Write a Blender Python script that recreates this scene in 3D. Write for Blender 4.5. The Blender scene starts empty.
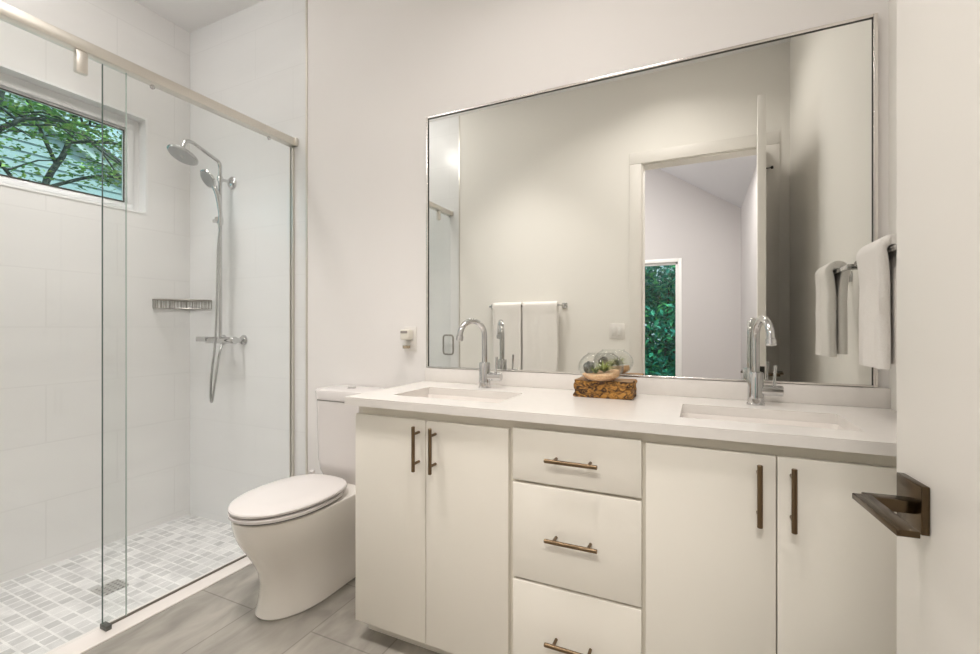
import bpy, bmesh, math, random
from math import pi, sin, cos, radians
from mathutils import Vector, Matrix, noise
random.seed(7)
S = bpy.context.scene
COL = S.collection

# ------------------------------------------------------------------ camera
H = 1.15
cd = bpy.data.cameras.new('camera'); cam = bpy.data.objects.new('camera', cd); COL.objects.link(cam)
cam.location = (0, 0, H)
cam.rotation_euler = (radians(90), 0, radians(24.914))
cd.sensor_fit = 'HORIZONTAL'; cd.sensor_width = 36.0; cd.lens = 451.72 / 980 * 36.0
cd.clip_start = 0.01; cd.clip_end = 200
S.camera = cam

# ------------------------------------------------------------------ sky, sun, exposure
w = bpy.data.worlds.new('sky'); S.world = w; w.use_nodes = True
nt = w.node_tree; nt.nodes.clear()
wo = nt.nodes.new('ShaderNodeOutputWorld'); bg = nt.nodes.new('ShaderNodeBackground')
bg.inputs['Color'].default_value = (0.80, 0.92, 1.0, 1); bg.inputs['Strength'].default_value = 1.15
nt.links.new(bg.outputs[0], wo.inputs[0])
sd = bpy.data.lights.new('sun', 'SUN'); sun = bpy.data.objects.new('sun', sd); COL.objects.link(sun)
sd.energy = 3.6; sd.angle = radians(3); sd.color = (1.0, 0.95, 0.86)
sun.rotation_euler = Vector((-0.62, -0.30, -0.95)).to_track_quat('-Z', 'Y').to_euler()
S.view_settings.view_transform = 'Standard'; S.view_settings.look = 'None'
S.view_settings.exposure = -0.05; S.view_settings.gamma = 1.0; S.view_settings.use_curve_mapping = False
CEIL = 3.04
# recessed ceiling lamps, first read from the door's shadow, rest added as fill: (x, y, power, colour, height of the ceiling they sit in)
WARM, SOFT = (1.0, .948, .905), (1.0, .968, .955)
# (x, y, power, colour, ceiling height, diameter, beam angle, label)
LAMPS = [(-0.50, 0.97, 5.4, WARM, CEIL, .20, 140, 'round recessed ceiling lamp in the middle of the bathroom ceiling'),
         (-0.20, 0.66, 5.2, WARM, CEIL, .28, 142, 'round recessed fill lamp added just inside the doorway'),
         (-1.32, 0.70, 7.6, WARM, CEIL, .30, 84, 'round recessed fill lamp added between the long towel bar and the toilet'),
         (-2.45, 1.10, 6.6, SOFT, CEIL, .34, 78, 'round recessed fill lamp added above the tap side of the shower')]
SHOWER_FILL = (-2.32, .66, 2.90, 7.6, SOFT)          # added fill light under the shower ceiling, out of view
BED_FILL_PANEL = (-.11, -1.05, 59.0, (1.0, .955, .90))      # added fill panel outside the doorway, brightens the lower vanity
BED_FILL_GLOBE = (-1.6, -1.9, 2.6, 38.0, (1.0, .96, .945))  # unseen bedroom globe, added for fill light

# ------------------------------------------------------------------ helpers
def thing(name, label, cat, loc=(0, 0, 0), rz=0.0, group=None):
    o = bpy.data.objects.new(name, None); COL.objects.link(o)
    o.empty_display_size = 0.05
    o.location = loc; o.rotation_euler = (0, 0, rz)
    return tag(o, label, cat, group)
def tag(o, label, cat, group=None, kind=None):
    o['label'] = label; o['category'] = cat
    if group: o['group'] = group
    if kind: o['kind'] = kind
    return o
def copy_tree(o, parent=None):
    c = o.copy(); COL.objects.link(c)
    if parent: c.parent = parent
    for ch in list(o.children): copy_tree(ch, c)
    return c
def root_of(o):
    while o.parent: o = o.parent
    return o

class B:
    """collects shapes into one mesh"""
    def __init__(s): s.bm = bmesh.new()
    def box(s, x0, x1, y0, y1, z0, z1, bev=0.0, seg=2):
        r = bmesh.ops.create_cube(s.bm, size=1.0)
        vs = r['verts']
        bmesh.ops.scale(s.bm, verts=vs, vec=(x1 - x0, y1 - y0, z1 - z0))
        bmesh.ops.translate(s.bm, verts=vs, vec=((x0 + x1) / 2, (y0 + y1) / 2, (z0 + z1) / 2))
        if bev:
            es = list({e for v in vs for e in v.link_edges})
            bmesh.ops.bevel(s.bm, geom=es, offset=bev, segments=seg, affect='EDGES', profile=0.5)
        return s
    def rings(s, rings, cap0=True, cap1=True, closed=False):
        vr = [[s.bm.verts.new(p) for p in r] for r in rings]
        n = len(vr[0])
        m = len(vr)
        for i in range(m if closed else m - 1):
            a, b = vr[i], vr[(i + 1) % m]
            for j in range(n):
                s.bm.faces.new((a[j], a[(j + 1) % n], b[(j + 1) % n], b[j]))
        if not closed:
            if cap0: s.bm.faces.new(list(reversed(vr[0])))
            if cap1: s.bm.faces.new(vr[-1])
        return s
    def tube(s, pts, r, seg=12, caps=True):
        pts = [Vector(p) for p in pts]; n = len(pts)
        rr = r if isinstance(r, (list, tuple)) else [r] * n
        tans = [((pts[min(i + 1, n - 1)] - pts[max(i - 1, 0)]).normalized()) for i in range(n)]
        t = tans[0]
        u = t.cross(Vector((0, 0, 1)))
        if u.length < 1e-3: u = t.cross(Vector((0, 1, 0)))
        u.normalize(); out = []
        for i in range(n):
            t2 = tans[i]
            u = (u - t2 * u.dot(t2)).normalized(); v = t2.cross(u)
            out.append([pts[i] + (u * cos(2 * pi * k / seg) + v * sin(2 * pi * k / seg)) * rr[i] for k in range(seg)])
        return s.rings(out, caps, caps)
    def cyl(s, a, b, r, seg=24, bev=0.0):
        a, b = Vector(a), Vector(b)
        if bev:
            d = (b - a).normalized() * bev
            return s.tube([a, a + d * .001, a + d, b - d, b - d * .001, b], [r - bev, r - bev, r, r, r - bev, r - bev], seg)
        return s.tube([a, b], r, seg)
    def lathe(s, prof, org=(0, 0, 0), axis=(0, 0, 1), seg=32, cap0=True, cap1=True):
        ax = Vector(axis).normalized(); q = Vector((0, 0, 1)).rotation_difference(ax); o = Vector(org)
        return s.rings([[o + q @ Vector((r * cos(2 * pi * k / seg), r * sin(2 * pi * k / seg), z)) for k in range(seg)]
                        for r, z in prof], cap0, cap1)
    def build(s, name, mat, parent=None, local=False, smooth=True, sharp=35):
        bmesh.ops.remove_doubles(s.bm, verts=s.bm.verts, dist=1e-6)
        bmesh.ops.recalc_face_normals(s.bm, faces=s.bm.faces)
        if parent and not local:
            r = root_of(parent)
            bmesh.ops.transform(s.bm, matrix=Matrix.Translation(-Vector(r.location)), verts=s.bm.verts)
        me = bpy.data.meshes.new(name); s.bm.to_mesh(me); s.bm.free()
        if smooth:
            me.polygons.foreach_set('use_smooth', [True] * len(me.polygons))
            me.set_sharp_from_angle(angle=radians(sharp))
        if mat: me.materials.append(mat)
        o = bpy.data.objects.new(name, me); COL.objects.link(o)
        if parent: o.parent = parent
        else:  # put the origin at the base centre
            if len(me.vertices):
                xs = [v.co for v in me.vertices]
                c = Vector(((min(v.x for v in xs) + max(v.x for v in xs)) / 2, (min(v.y for v in xs) + max(v.y for v in xs)) / 2, min(v.z for v in xs)))
                me.transform(Matrix.Translation(-c)); o.location = c
        return o

def smooth_path(p, n=6):
    out = []
    for i in range(len(p) - 1):
        a, b, c_, d = p[max(i - 1, 0)], p[i], p[i + 1], p[min(i + 2, len(p) - 1)]
        for k in range(n):
            t = k / n
            out.append(.5 * ((2 * b) + (c_ - a) * t + (2 * a - 5 * b + 4 * c_ - d) * t * t + (3 * b - a - 3 * c_ + d) * t ** 3))
    out.append(p[-1]); return out
def plate(us, vs, holes, w0, w1, axis):
    """flat plate with rectangular holes; (u,v,w) -> axes by 'axis' = normal"""
    def P(u, v, w_):
        return {'z': (u, v, w_), 'y': (u, w_, v), 'x': (w_, u, v)}[axis]
    b = B(); us = sorted(us); vs = sorted(vs); nu, nv = len(us) - 1, len(vs) - 1
    solid = [[True] * nv for _ in range(nu)]
    for i in range(nu):
        for j in range(nv):
            cu, cv = (us[i] + us[i + 1]) / 2, (vs[j] + vs[j + 1]) / 2
            for (a, c, d, e) in holes:
                if a < cu < c and d < cv < e: solid[i][j] = False
    cache = {}
    def V(i, j, k):
        if (i, j, k) not in cache: cache[(i, j, k)] = b.bm.verts.new(P(us[i], vs[j], (w0, w1)[k]))
        return cache[(i, j, k)]
    for i in range(nu):
        for j in range(nv):
            if not solid[i][j]: continue
            b.bm.faces.new([V(i, j, 1), V(i + 1, j, 1), V(i + 1, j + 1, 1), V(i, j + 1, 1)])
            b.bm.faces.new([V(i, j + 1, 0), V(i + 1, j + 1, 0), V(i + 1, j, 0), V(i, j, 0)])
            for (di, dj, e) in ((-1, 0, ((i, j), (i, j + 1))), (1, 0, ((i + 1, j), (i + 1, j + 1))), (0, -1, ((i, j), (i + 1, j))), (0, 1, ((i, j + 1), (i + 1, j + 1)))):
                ii, jj = i + di, j + dj
                if 0 <= ii < nu and 0 <= jj < nv and solid[ii][jj]: continue
                (a0, a1), (b0, b1) = e
                b.bm.faces.new([V(a0, a1, 0), V(b0, b1, 0), V(b0, b1, 1), V(a0, a1, 1)])
    return b

def structure(o, label=None, cat=None):
    o['kind'] = 'structure'
    if label: o['label'] = label
    if cat: o['category'] = cat
    return o

# ------------------------------------------------------------------ materials
def mat(name, col=(.8, .8, .8), rough=.5, metal=0.0, spec=.5, coat=0.0):
    m = bpy.data.materials.new(name); m.use_nodes = True
    p = m.node_tree.nodes['Principled BSDF']
    p.inputs['Base Color'].default_value = (*col, 1); p.inputs['Roughness'].default_value = rough
    p.inputs['Metallic'].default_value = metal; p.inputs['Specular IOR Level'].default_value = spec
    p.inputs['Coat Weight'].default_value = coat
    return m
def N(m, t, **kw):
    n = m.node_tree.nodes.new(t)
    for k, v in kw.items():
        if k in n.inputs: n.inputs[k].default_value = v
        else: setattr(n, k, v)
    return n
def L(m, a, b): m.node_tree.links.new(a, b)
def P(m): return m.node_tree.nodes['Principled BSDF']
def world_pos(m):
    g = N(m, 'ShaderNodeNewGeometry'); sp = N(m, 'ShaderNodeSeparateXYZ'); L(m, g.outputs['Position'], sp.inputs[0]); return sp
def noisy(m, c1, c2, scale, detail=4, bump=0.0, lo=.35, hi=.65, dist=0.0, coords='Object', stretch=(1, 1, 1)):
    tc = N(m, 'ShaderNodeTexCoord'); mp = N(m, 'ShaderNodeMapping'); mp.inputs['Scale'].default_value = stretch
    L(m, tc.outputs[coords], mp.inputs[0])
    n = N(m, 'ShaderNodeTexNoise', Scale=scale, Detail=detail, Distortion=dist); L(m, mp.outputs[0], n.inputs['Vector'])
    r = N(m, 'ShaderNodeValToRGB'); r.color_ramp.elements[0].position = lo; r.color_ramp.elements[1].position = hi
    r.color_ramp.elements[0].color = (*c1, 1); r.color_ramp.elements[1].color = (*c2, 1)
    L(m, n.outputs['Fac'], r.inputs[0]); L(m, r.outputs[0], P(m).inputs['Base Color'])
    if bump:
        b = N(m, 'ShaderNodeBump', Strength=bump, Distance=.01); L(m, n.outputs['Fac'], b.inputs['Height']); L(m, b.outputs[0], P(m).inputs['Normal'])
    return m
def tile_mat(name, axes, bw, bh, off, c1, c2, mortar, msize, rough, u0=0, v0=0, vein=None, bump=.15):
    m = mat(name, rough=rough)
    sp = world_pos(m); cb = N(m, 'ShaderNodeCombineXYZ')
    for k, (a, o) in enumerate(((axes[0], u0), (axes[1], v0))):
        ad = N(m, 'ShaderNodeMath', operation='SUBTRACT'); ad.inputs[1].default_value = o
        L(m, sp.outputs[a.upper()], ad.inputs[0]); L(m, ad.outputs[0], cb.inputs[k])
    br = N(m, 'ShaderNodeTexBrick', Scale=1.0); br.offset = off; br.squash = 1.0
    br.inputs['Brick Width'].default_value = bw; br.inputs['Row Height'].default_value = bh
    br.inputs['Mortar Size'].default_value = msize; br.inputs['Mortar Smooth'].default_value = .1
    br.inputs['Color1'].default_value = (*c1, 1); br.inputs['Color2'].default_value = (*c2, 1); br.inputs['Mortar'].default_value = (*mortar, 1)
    L(m, cb.outputs[0], br.inputs['Vector'])
    out = br.outputs['Color']
    if vein:
        sc, amt, stretch = vein
        mp = N(m, 'ShaderNodeMapping'); mp.inputs['Scale'].default_value = stretch
        L(m, cb.outputs[0], mp.inputs[0])
        n = N(m, 'ShaderNodeTexNoise', Scale=sc, Detail=6, Distortion=.6); L(m, mp.outputs[0], n.inputs['Vector'])
        rp = N(m, 'ShaderNodeMapRange'); rp.inputs['From Min'].default_value = .3; rp.inputs['From Max'].default_value = .7
        rp.inputs['To Min'].default_value = 1 - amt; rp.inputs['To Max'].default_value = 1 + amt * .4
        L(m, n.outputs['Fac'], rp.inputs['Value'])
        mx = N(m, 'ShaderNodeMix', data_type='RGBA', blend_type='MULTIPLY'); mx.inputs['Factor'].default_value = 1
        L(m, out, mx.inputs['A']); L(m, rp.outputs['Result'], mx.inputs['B']); out = mx.outputs['Result']
    L(m, out, P(m).inputs['Base Color'])
    bp = N(m, 'ShaderNodeBump', Strength=bump, Distance=.002); bp.invert = True
    L(m, br.outputs['Fac'], bp.inputs['Height']); L(m, bp.outputs[0], P(m).inputs['Normal'])
    return m
def thin_glass(name, tint, refl=1.0, rough=0.0):
    m = bpy.data.materials.new(name); m.use_nodes = True; t = m.node_tree; t.nodes.clear()
    o = t.nodes.new('ShaderNodeOutputMaterial'); a = t.nodes.new('ShaderNodeBsdfTransparent'); g = t.nodes.new('ShaderNodeBsdfGlossy')
    f = t.nodes.new('ShaderNodeLayerWeight'); f.inputs['Blend'].default_value = .5
    p5 = t.nodes.new('ShaderNodeMath'); p5.operation = 'POWER'; p5.inputs[1].default_value = 5.0
    k = t.nodes.new('ShaderNodeMath'); k.operation = 'MULTIPLY_ADD'; k.inputs[1].default_value = .9 * refl; k.inputs[2].default_value = .035 * refl
    mx = t.nodes.new('ShaderNodeMixShader')
    a.inputs[0].default_value = (*tint, 1); g.inputs['Roughness'].default_value = rough
    t.links.new(f.outputs['Facing'], p5.inputs[0]); t.links.new(p5.outputs[0], k.inputs[0])
    t.links.new(k.outputs[0], mx.inputs[0]); t.links.new(a.outputs[0], mx.inputs[1]); t.links.new(g.outputs[0], mx.inputs[2])
    t.links.new(mx.outputs[0], o.inputs[0]); return m
def leaf_mat(name, cols):
    m = mat(name, rough=.55); g = N(m, 'ShaderNodeNewGeometry'); r = N(m, 'ShaderNodeValToRGB')
    el = r.color_ramp.elements
    while len(el) < len(cols): el.new(.5)
    for i, c in enumerate(cols): el[i].position = i / (len(cols) - 1); el[i].color = (*c, 1)
    L(m, g.outputs['Random Per Island'], r.inputs[0]); L(m, r.outputs[0], P(m).inputs['Base Color'])
    return m

PAINT = mat('wall_paint', (.80, .765, .745), .75)
noisy(PAINT, (.895, .865, .845), (.902, .875, .855), 3.0, bump=.02)
PAINT_CREAM = mat('wall_paint_cream', (.895, .87, .82), .75)
CEILP = mat('ceiling_paint', (.88, .87, .86), .8)
TRIMW = mat('white_trim', (.82, .79, .74), .45)
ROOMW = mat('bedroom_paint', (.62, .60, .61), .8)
TILE_L = tile_mat('shower_tile_left', 'yz', .61, .29, .5, (.865, .855, .84), (.858, .848, .833), (.80, .79, .775), .0022, .28, u0=.2, v0=-.01, vein=(1.6, .03, (1, 4, 1)), bump=.04)
TILE_B = tile_mat('shower_tile_back', 'xz', .61, .29, .5, (.875, .875, .87), (.87, .87, .865), (.83, .83, .825), .002, .25, u0=-2.97, v0=-.01, vein=(1.6, .025, (1, 4, 1)), bump=.04)
MOSAIC = tile_mat('marble_mosaic', 'xy', .052, .052, .0, (.77, .76, .745), (.55, .545, .535), (.82, .81, .795), .0042, .35, vein=(9, .22, (1, 1, 1)))
FLOORT = tile_mat('grey_floor_tile', 'yx', .60, .32, .5, (.425, .395, .35), (.355, .33, .29), (.27, .25, .22), .003, .42, u0=1.262 - .6 * 3, v0=-1.652 - .32 * 4, vein=(4.5, .34, (1, 2.4, 1)))
CABINET = mat('cream_cabinet_paint', (.885, .845, .765), .42)
CABFRAME = mat('cabinet_frame_paint', (.87, .825, .72), .5)
QUARTZ = mat('white_quartz', (.86, .82, .78), .22)
noisy(QUARTZ, (.815, .78, .742), (.83, .795, .757), 40.0)
CERAMIC = mat('white_ceramic', (.86, .81, .765), .12, coat=.3)
PORC = mat('toilet_porcelain', (.89, .85, .79), .12, coat=.4)
SEATP = mat('toilet_seat_plastic', (.77, .73, .71), .2)
CHROME = mat('chrome', (.62, .62, .62), .06, 1.0)
NICKEL = mat('brushed_nickel', (.74, .71, .65), .36, 1.0)
STEEL = mat('brushed_steel', (.38, .36, .33), .3, 1.0)
SPRAY = mat('spray_face', (.42, .42, .42), .4, .3)
BRONZE = mat('dark_bronze', (.20, .14, .085), .30, 1.0)
LEVERM = mat('lever_bronze', (.105, .075, .045), .22, 1.0)
BLACKM = mat('black_metal', (.02, .018, .015), .4, .6)
MIRROR = mat('silvered_mirror', (.90, .905, .88), .0, 1.0)
DARKLINE = mat('dark_seal', (.06, .06, .05), .5)
WHITEP = mat('white_plastic', (.84, .81, .77), .35)
GLASS_S = thin_glass('shower_glass', (.984, .991, .987), .45)
GLASS_E = mat('glass_edge', (.12, .17, .15), .2)
GLASS_E2 = mat('pale_glass_edge', (.50, .58, .54), .2)
GLASS_W = thin_glass('window_glass', (.80, .95, .95), .5)
GLASS_B = thin_glass('bowl_glass', (.982, .987, .982), .7)
TOWEL = mat('white_towel', (.9, .86, .8), .95, spec=.1)
noisy(TOWEL, (.89, .855, .81), (.93, .90, .86), 350, bump=.35)
SAND = mat('sand', (.72, .50, .30), .95); noisy(SAND, (.82, .50, .28), (.92, .66, .42), 160, bump=.4)
BARK = mat('live_edge_wood', (.3, .14, .03), .6); noisy(BARK, (.045, .018, .006), (.52, .25, .045), 38, 7, bump=1.0, lo=.38, hi=.62, dist=2.2, stretch=(1, 1, 1.4))
WOODTOP = mat('cut_wood', (.33, .18, .07), .6); noisy(WOODTOP, (.22, .10, .035), (.45, .27, .10), 14, 5, dist=1.0, stretch=(1, 5, 1))
STONE = mat('grey_stone', (.16, .16, .15), .9); noisy(STONE, (.06, .06, .055), (.28, .28, .26), 60, bump=.7)
AIRP = leaf_mat('air_plant_leaf', [(.14, .21, .03), (.28, .34, .06), (.42, .44, .14)])
AMBER = mat('scent_oil', (.45, .36, .25), .2)
EMIT = bpy.data.materials.new('lamp_diffuser'); EMIT.use_nodes = True
P(EMIT).inputs['Base Color'].default_value = (.9, .88, .84, 1); P(EMIT).inputs['Emission Color'].default_value = (1, .94, .86, 1); P(EMIT).inputs['Emission Strength'].default_value = 3.0
SIDING = mat('blue_grey_siding', (.47, .56, .60), .6)
ROOFM = mat('grey_shingles', (.16, .16, .17), .9)
BARKT = mat('tree_bark', (.05, .06, .055), .9); noisy(BARKT, (.025, .035, .035), (.10, .11, .10), 30, bump=.5)
LEAF_T = leaf_mat('maple_leaf', [(.08, .24, .06), (.20, .44, .10), (.38, .60, .16), (.62, .62, .22)])
LEAF_S = leaf_mat('shrub_leaf', [(.02, .20, .18), (.05, .36, .28), (.10, .52, .34), (.16, .60, .20)])
GROUND = mat('lawn', (.10, .13, .05), .95); noisy(GROUND, (.07, .10, .03), (.15, .16, .07), 12)
CARPET = mat('bedroom_floor', (.42, .36, .30), .8)

# ------------------------------------------------------------------ dimensions
D = 1.82          # mirror wall
XR = 0.540        # right wall
XL = -2.97        # window wall
YF = 0.062        # door wall, bathroom face
XT = -1.95        # edge of the shower tiling
XG = -2.045       # shower glass
ZS = -0.05        # shower floor
OX0, OX1, OZ = -0.397, 0.395, 2.372     # doorway
T = .12
# window opening in the left wall
WY0, WY1, WZ0, WZ1 = 0.30, 1.574, 1.815, 2.384

# ------------------------------------------------------------------ setting
structure(B().box(XT - .03, XR + T, YF - T, D + T, -.12, 0).build('floor', FLOORT, smooth=False))
structure(B().box(XL - T, XT - .03, YF - T, D + T, -.17, ZS).build('floor_shower', MOSAIC, smooth=False))
structure(B().box(XL - T, XR + T, YF - T, D + T, CEIL, CEIL + .15).build('ceiling', CEILP, smooth=False))
structure(B().box(XT, XR + T, D, D + T, -.12, CEIL).build('wall_back', PAINT, smooth=False))
structure(B().box(XL - T, XT, D, D + T, -.12, CEIL).build('wall_back_shower', TILE_B, smooth=False))
structure(B().box(XR, XR + T, YF - T, D, -.12, CEIL).build('wall_right', PAINT_CREAM, smooth=False))
structure(plate([YF, WY0, WY1, D], [-.12, WZ0, WZ1, CEIL], [(WY0, WY1, WZ0, WZ1)], XL - T, XL, 'x').build('wall_left', TILE_L, smooth=False))
structure(plate([XT, OX0, OX1, XR], [-.12, OZ, CEIL], [(OX0, OX1, -1, OZ)], YF - T, YF, 'y').build('wall_front', PAINT_CREAM, smooth=False))
structure(B().box(XL - T, XT, YF - T, YF, -.12, CEIL).build('wall_front_shower', TILE_B, smooth=False))
# tile edge strips
structure(B().box(XT - .004, XT + .005, D - .006, D, 0, CEIL).build('trim_1', NICKEL, smooth=False))
structure(B().box(XT - .004, XT + .005, YF, YF + .006, 0, CEIL).build('trim_2', NICKEL, smooth=False))
# shower threshold
structure(B().box(-2.085, -1.972, YF, D, -.10, .005, .002).build('trim_3', mat('threshold_stone', (.82, .77, .73), .3)))
# baseboards
structure(B().box(XT + .02, -1.155, D - .012, D, 0, .09, .003).build('baseboard_back', TRIMW))
structure(B().box(XT + .02, OX0 - .09, YF, YF + .012, 0, .09, .003).build('baseboard_front', TRIMW))
structure(B().box(XR - .012, XR, YF + .016, 1.30, 0, .09, .003).build('baseboard_right', TRIMW))
# door casing and jambs, bathroom side and bedroom side
def casing(name, y0, y1):
    b = B(); cw = .085
    b.box(OX0 - cw, OX0, y0, y1, 0, OZ, .002).box(OX1, OX1 + cw, y0, y1, 0, OZ, .002).box(OX0 - cw, OX1 + cw, y0, y1, OZ, OZ + cw, .002)
    structure(b.build(name, TRIMW))
casing('trim_4', YF, YF + .015); casing('trim_5', YF - T - .015, YF - T)
structure(B().box(OX0, OX0 + .012, YF - T, YF, 0, OZ - .012).box(OX1 - .012, OX1, YF - T, YF, 0, OZ - .012).box(OX0, OX1, YF - T, YF, OZ - .012, OZ).build('trim_6', TRIMW, smooth=False))

# window_1 : high window over the shower
GX = XL - .08
wf = plate([WY0, WY0 + .012, WY1 - .012, WY1], [WZ0, WZ0 + .012, WZ1 - .012, WZ1], [(WY0 + .012, WY1 - .012, WZ0 + .012, WZ1 - .012)], XL - T, XL + .003, 'x')
W1 = structure(wf.build('window_1', mat('window_lining', (.88, .88, .87), .4), smooth=False))
def rect_frame(b, y0, y1, z0, z1, x0, x1, wd, bev=.004):
    b.box(x0, x1, y0, y1, z1 - wd, z1, bev).box(x0, x1, y0, y1, z0, z0 + wd, bev)
    b.box(x0, x1, y0, y0 + wd, z0 + wd, z1 - wd, bev).box(x0, x1, y1 - wd, y1, z0 + wd, z1 - wd, bev); return b
VINYL = mat('white_vinyl', (.85, .85, .85), .35)
def sub(b, name, m, parent, **k):
    o = b.build(name, m, **k); mw = o.location.copy(); o.parent = parent; o.location = mw - parent.location; return o
GY0, GY1, GZ0, GZ1 = WY0 + .09, WY1 - .090, WZ0 + .065, WZ1 - .092
wfr = plate([WY0 + .012, GY0, GY1, WY1 - .012], [WZ0 + .012, GZ0, GZ1, WZ1 - .012], [(GY0, GY1, GZ0, GZ1)], GX - .007, GX + .012, 'x')
sub(wfr, 'window_frame', VINYL, W1, smooth=False)
sub(rect_frame(B(), GY0 - .045, GY1 + .045, GZ0 - .040, GZ1 + .045, GX + .0122, GX + .026, .03, .003), 'window_bead', VINYL, W1)
sub(B().box(GX - .005, GX - .001, GY0, GY1, GZ0, GZ1), 'window_pane', GLASS_W, W1, smooth=False)
sub(rect_frame(B(), GY0 - .004, GY1 + .004, GZ0 - .004, GZ1 + .004, GX + .0122, GX + .0145, .007, 0), 'window_gasket', DARKLINE, W1, smooth=False)

# ------------------------------------------------------------------ the bedroom seen through the doorway (in the mirror)
BY0, BY1 = -3.0, YF - T
BXR, BXL = 0.48, -3.4
def zc(x): return 2.67 + (BXR - x) * .66
structure(B().box(BXL - T, BXR + T + .3, BY0 - T, BY1, -.12, 0).build('floor_bedroom', CARPET, smooth=False))
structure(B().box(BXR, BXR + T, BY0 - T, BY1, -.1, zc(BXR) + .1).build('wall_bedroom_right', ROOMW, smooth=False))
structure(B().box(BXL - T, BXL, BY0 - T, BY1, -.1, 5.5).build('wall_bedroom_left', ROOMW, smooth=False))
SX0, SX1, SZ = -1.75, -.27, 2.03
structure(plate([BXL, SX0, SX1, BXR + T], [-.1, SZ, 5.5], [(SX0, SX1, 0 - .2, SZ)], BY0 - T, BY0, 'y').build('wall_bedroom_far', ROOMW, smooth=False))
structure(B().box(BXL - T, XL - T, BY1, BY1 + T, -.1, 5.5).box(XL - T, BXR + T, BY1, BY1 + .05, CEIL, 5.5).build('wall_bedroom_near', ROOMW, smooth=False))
cb = B()
prof = [(BXL - T, zc(BXL)), (BXR + T, zc(BXR) - .03), (BXR + T, zc(BXR) + .12), (BXL - T, zc(BXL) + .15)]
prof[1] = (BXR + T, zc(BXR + T)); prof[0] = (BXL - T, zc(BXL - T))
cb.rings([[(x, BY0 - T, z) for x, z in prof], [(x, BY1 + .05, z) for x, z in prof]])
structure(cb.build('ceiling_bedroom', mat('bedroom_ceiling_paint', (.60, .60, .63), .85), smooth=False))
sf = B()
for x0, x1, z0, z1 in ((SX0, SX0 + .05, 0, SZ), (SX1 - .03, SX1, 0, SZ), (SX0, SX1, SZ - .03, SZ), (SX0, SX1, 0, .04), (-1.03, -.97, .04, SZ - .03)):
    sf.box(x0, x1, BY0 - .09, BY0 - .03, z0, z1, .003)
W2 = structure(sf.build('window_2', VINYL))
sub(B().box(SX0 + .04, SX1 - .02, BY0 - .065, BY0 - .058, .03, SZ - .02), 'window_pane', GLASS_W, W2, smooth=False)
structure(B().box(SX1, SX1 + .05, BY0, BY0 + .012, 0, SZ + .05, .002).box(SX0 - .05, SX0, BY0, BY0 + .012, 0, SZ + .05, .002).box(SX0, SX1, BY0, BY0 + .012, SZ, SZ + .05, .002).build('trim_7', VINYL))

# ------------------------------------------------------------------ ceiling lamps, all but the first added as fill
for x, y, pw, c, zc_, dia, sprd, nm in LAMPS:
    r = thing('recessed_lamp', nm, 'ceiling lamp', (x, y, zc_ - .012), 0, 'recessed ceiling lamps')
    q = dia / 2
    B().lathe([(q, zc_ - .004), (q + .025, zc_ - .012), (q + .03, zc_ - .006), (q + .03, zc_), (q, zc_)], (x, y, 0), seg=40, cap0=False, cap1=False).build('lamp_trim', WHITEP, r)
    B().lathe([(.001, zc_ - .004), (q + .001, zc_ - .004), (q + .001, zc_ - .001), (.001, zc_ - .001)], (x, y, 0), seg=40).build('lamp_diffuser', EMIT, r)
    ld = bpy.data.lights.new('lamp_light', 'AREA'); lo = bpy.data.objects.new('lamp_light', ld); COL.objects.link(lo)
    ld.shape = 'DISK'; ld.size = dia; ld.spread = radians(sprd); ld.energy = pw; ld.color = c; lo.parent = r; lo.location = (0, 0, -.006)
# added bedroom fill panel, lying flat against the sloped ceiling
bx, by = BED_FILL_PANEL[:2]
bz = zc(bx); tilt = math.atan(.66)
r = thing('fill_panel', 'wide white fill light panel added on the sloped bedroom ceiling outside the doorway', 'ceiling lamp', (bx, by, bz))
r.rotation_euler = (0, tilt, 0)
B().box(-.46, .46, -.20, .20, -.030, -.002, .006).build('housing', WHITEP, r, local=True)
B().box(-.44, .44, -.18, .18, -.033, -.0305, .0005).build('lamp_diffuser', EMIT, r, local=True)
ld = bpy.data.lights.new('lamp_light', 'AREA'); lo = bpy.data.objects.new('lamp_light', ld); COL.objects.link(lo)
ld.shape = 'RECTANGLE'; ld.size = .86; ld.size_y = .34; ld.energy = BED_FILL_PANEL[2]; ld.color = BED_FILL_PANEL[3]; lo.parent = r; lo.location = (0, 0, -.036)
GLOBE = thin_glass('globe_glass', (.97, .97, .96), .5)
def fill_globe(name, label, x, y, z, top, power, colour):  # globe-shaped fill lights, added out of view
    r = thing(name, label, 'ceiling lamp', (x, y, z))
    if top - z > .2: B().cyl((x, y, z + .09), (x, y, top), .006, 10).build('cord', WHITEP, r)
    else: B().cyl((x, y, z + .09), (x, y, top - .0005), .012, 12).lathe([(.001, top - .012), (.05, top - .012), (.055, top - .0005), (.001, top - .0005)], (x, y, 0), seg=24).build('mount', WHITEP, r)
    B().lathe([(.024, .10), (.036, .096), (.04, .08), (.016, .075)], (x, y, z), seg=20).build('lamp_cap', WHITEP, r)
    B().lathe([(.001, -.10), (.05, -.088), (.088, -.05), (.1, 0), (.088, .05), (.05, .088), (.024, .097)], (x, y, z), seg=32).build('lamp_globe', GLOBE, r)
    ld = bpy.data.lights.new('lamp_light', 'POINT'); lo = bpy.data.objects.new('lamp_light', ld); COL.objects.link(lo)
    ld.shadow_soft_size = .085; ld.energy = power; ld.color = colour; lo.parent = r
fill_globe('fill_pendant', 'added fill light in a clear glass globe hanging from the high side of the bedroom ceiling', *BED_FILL_GLOBE[:3], zc(BED_FILL_GLOBE[0]), *BED_FILL_GLOBE[3:])
fill_globe('fill_globe', 'added fill light in a clear glass globe under the shower ceiling', *SHOWER_FILL[:3], CEIL, *SHOWER_FILL[3:])

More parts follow.
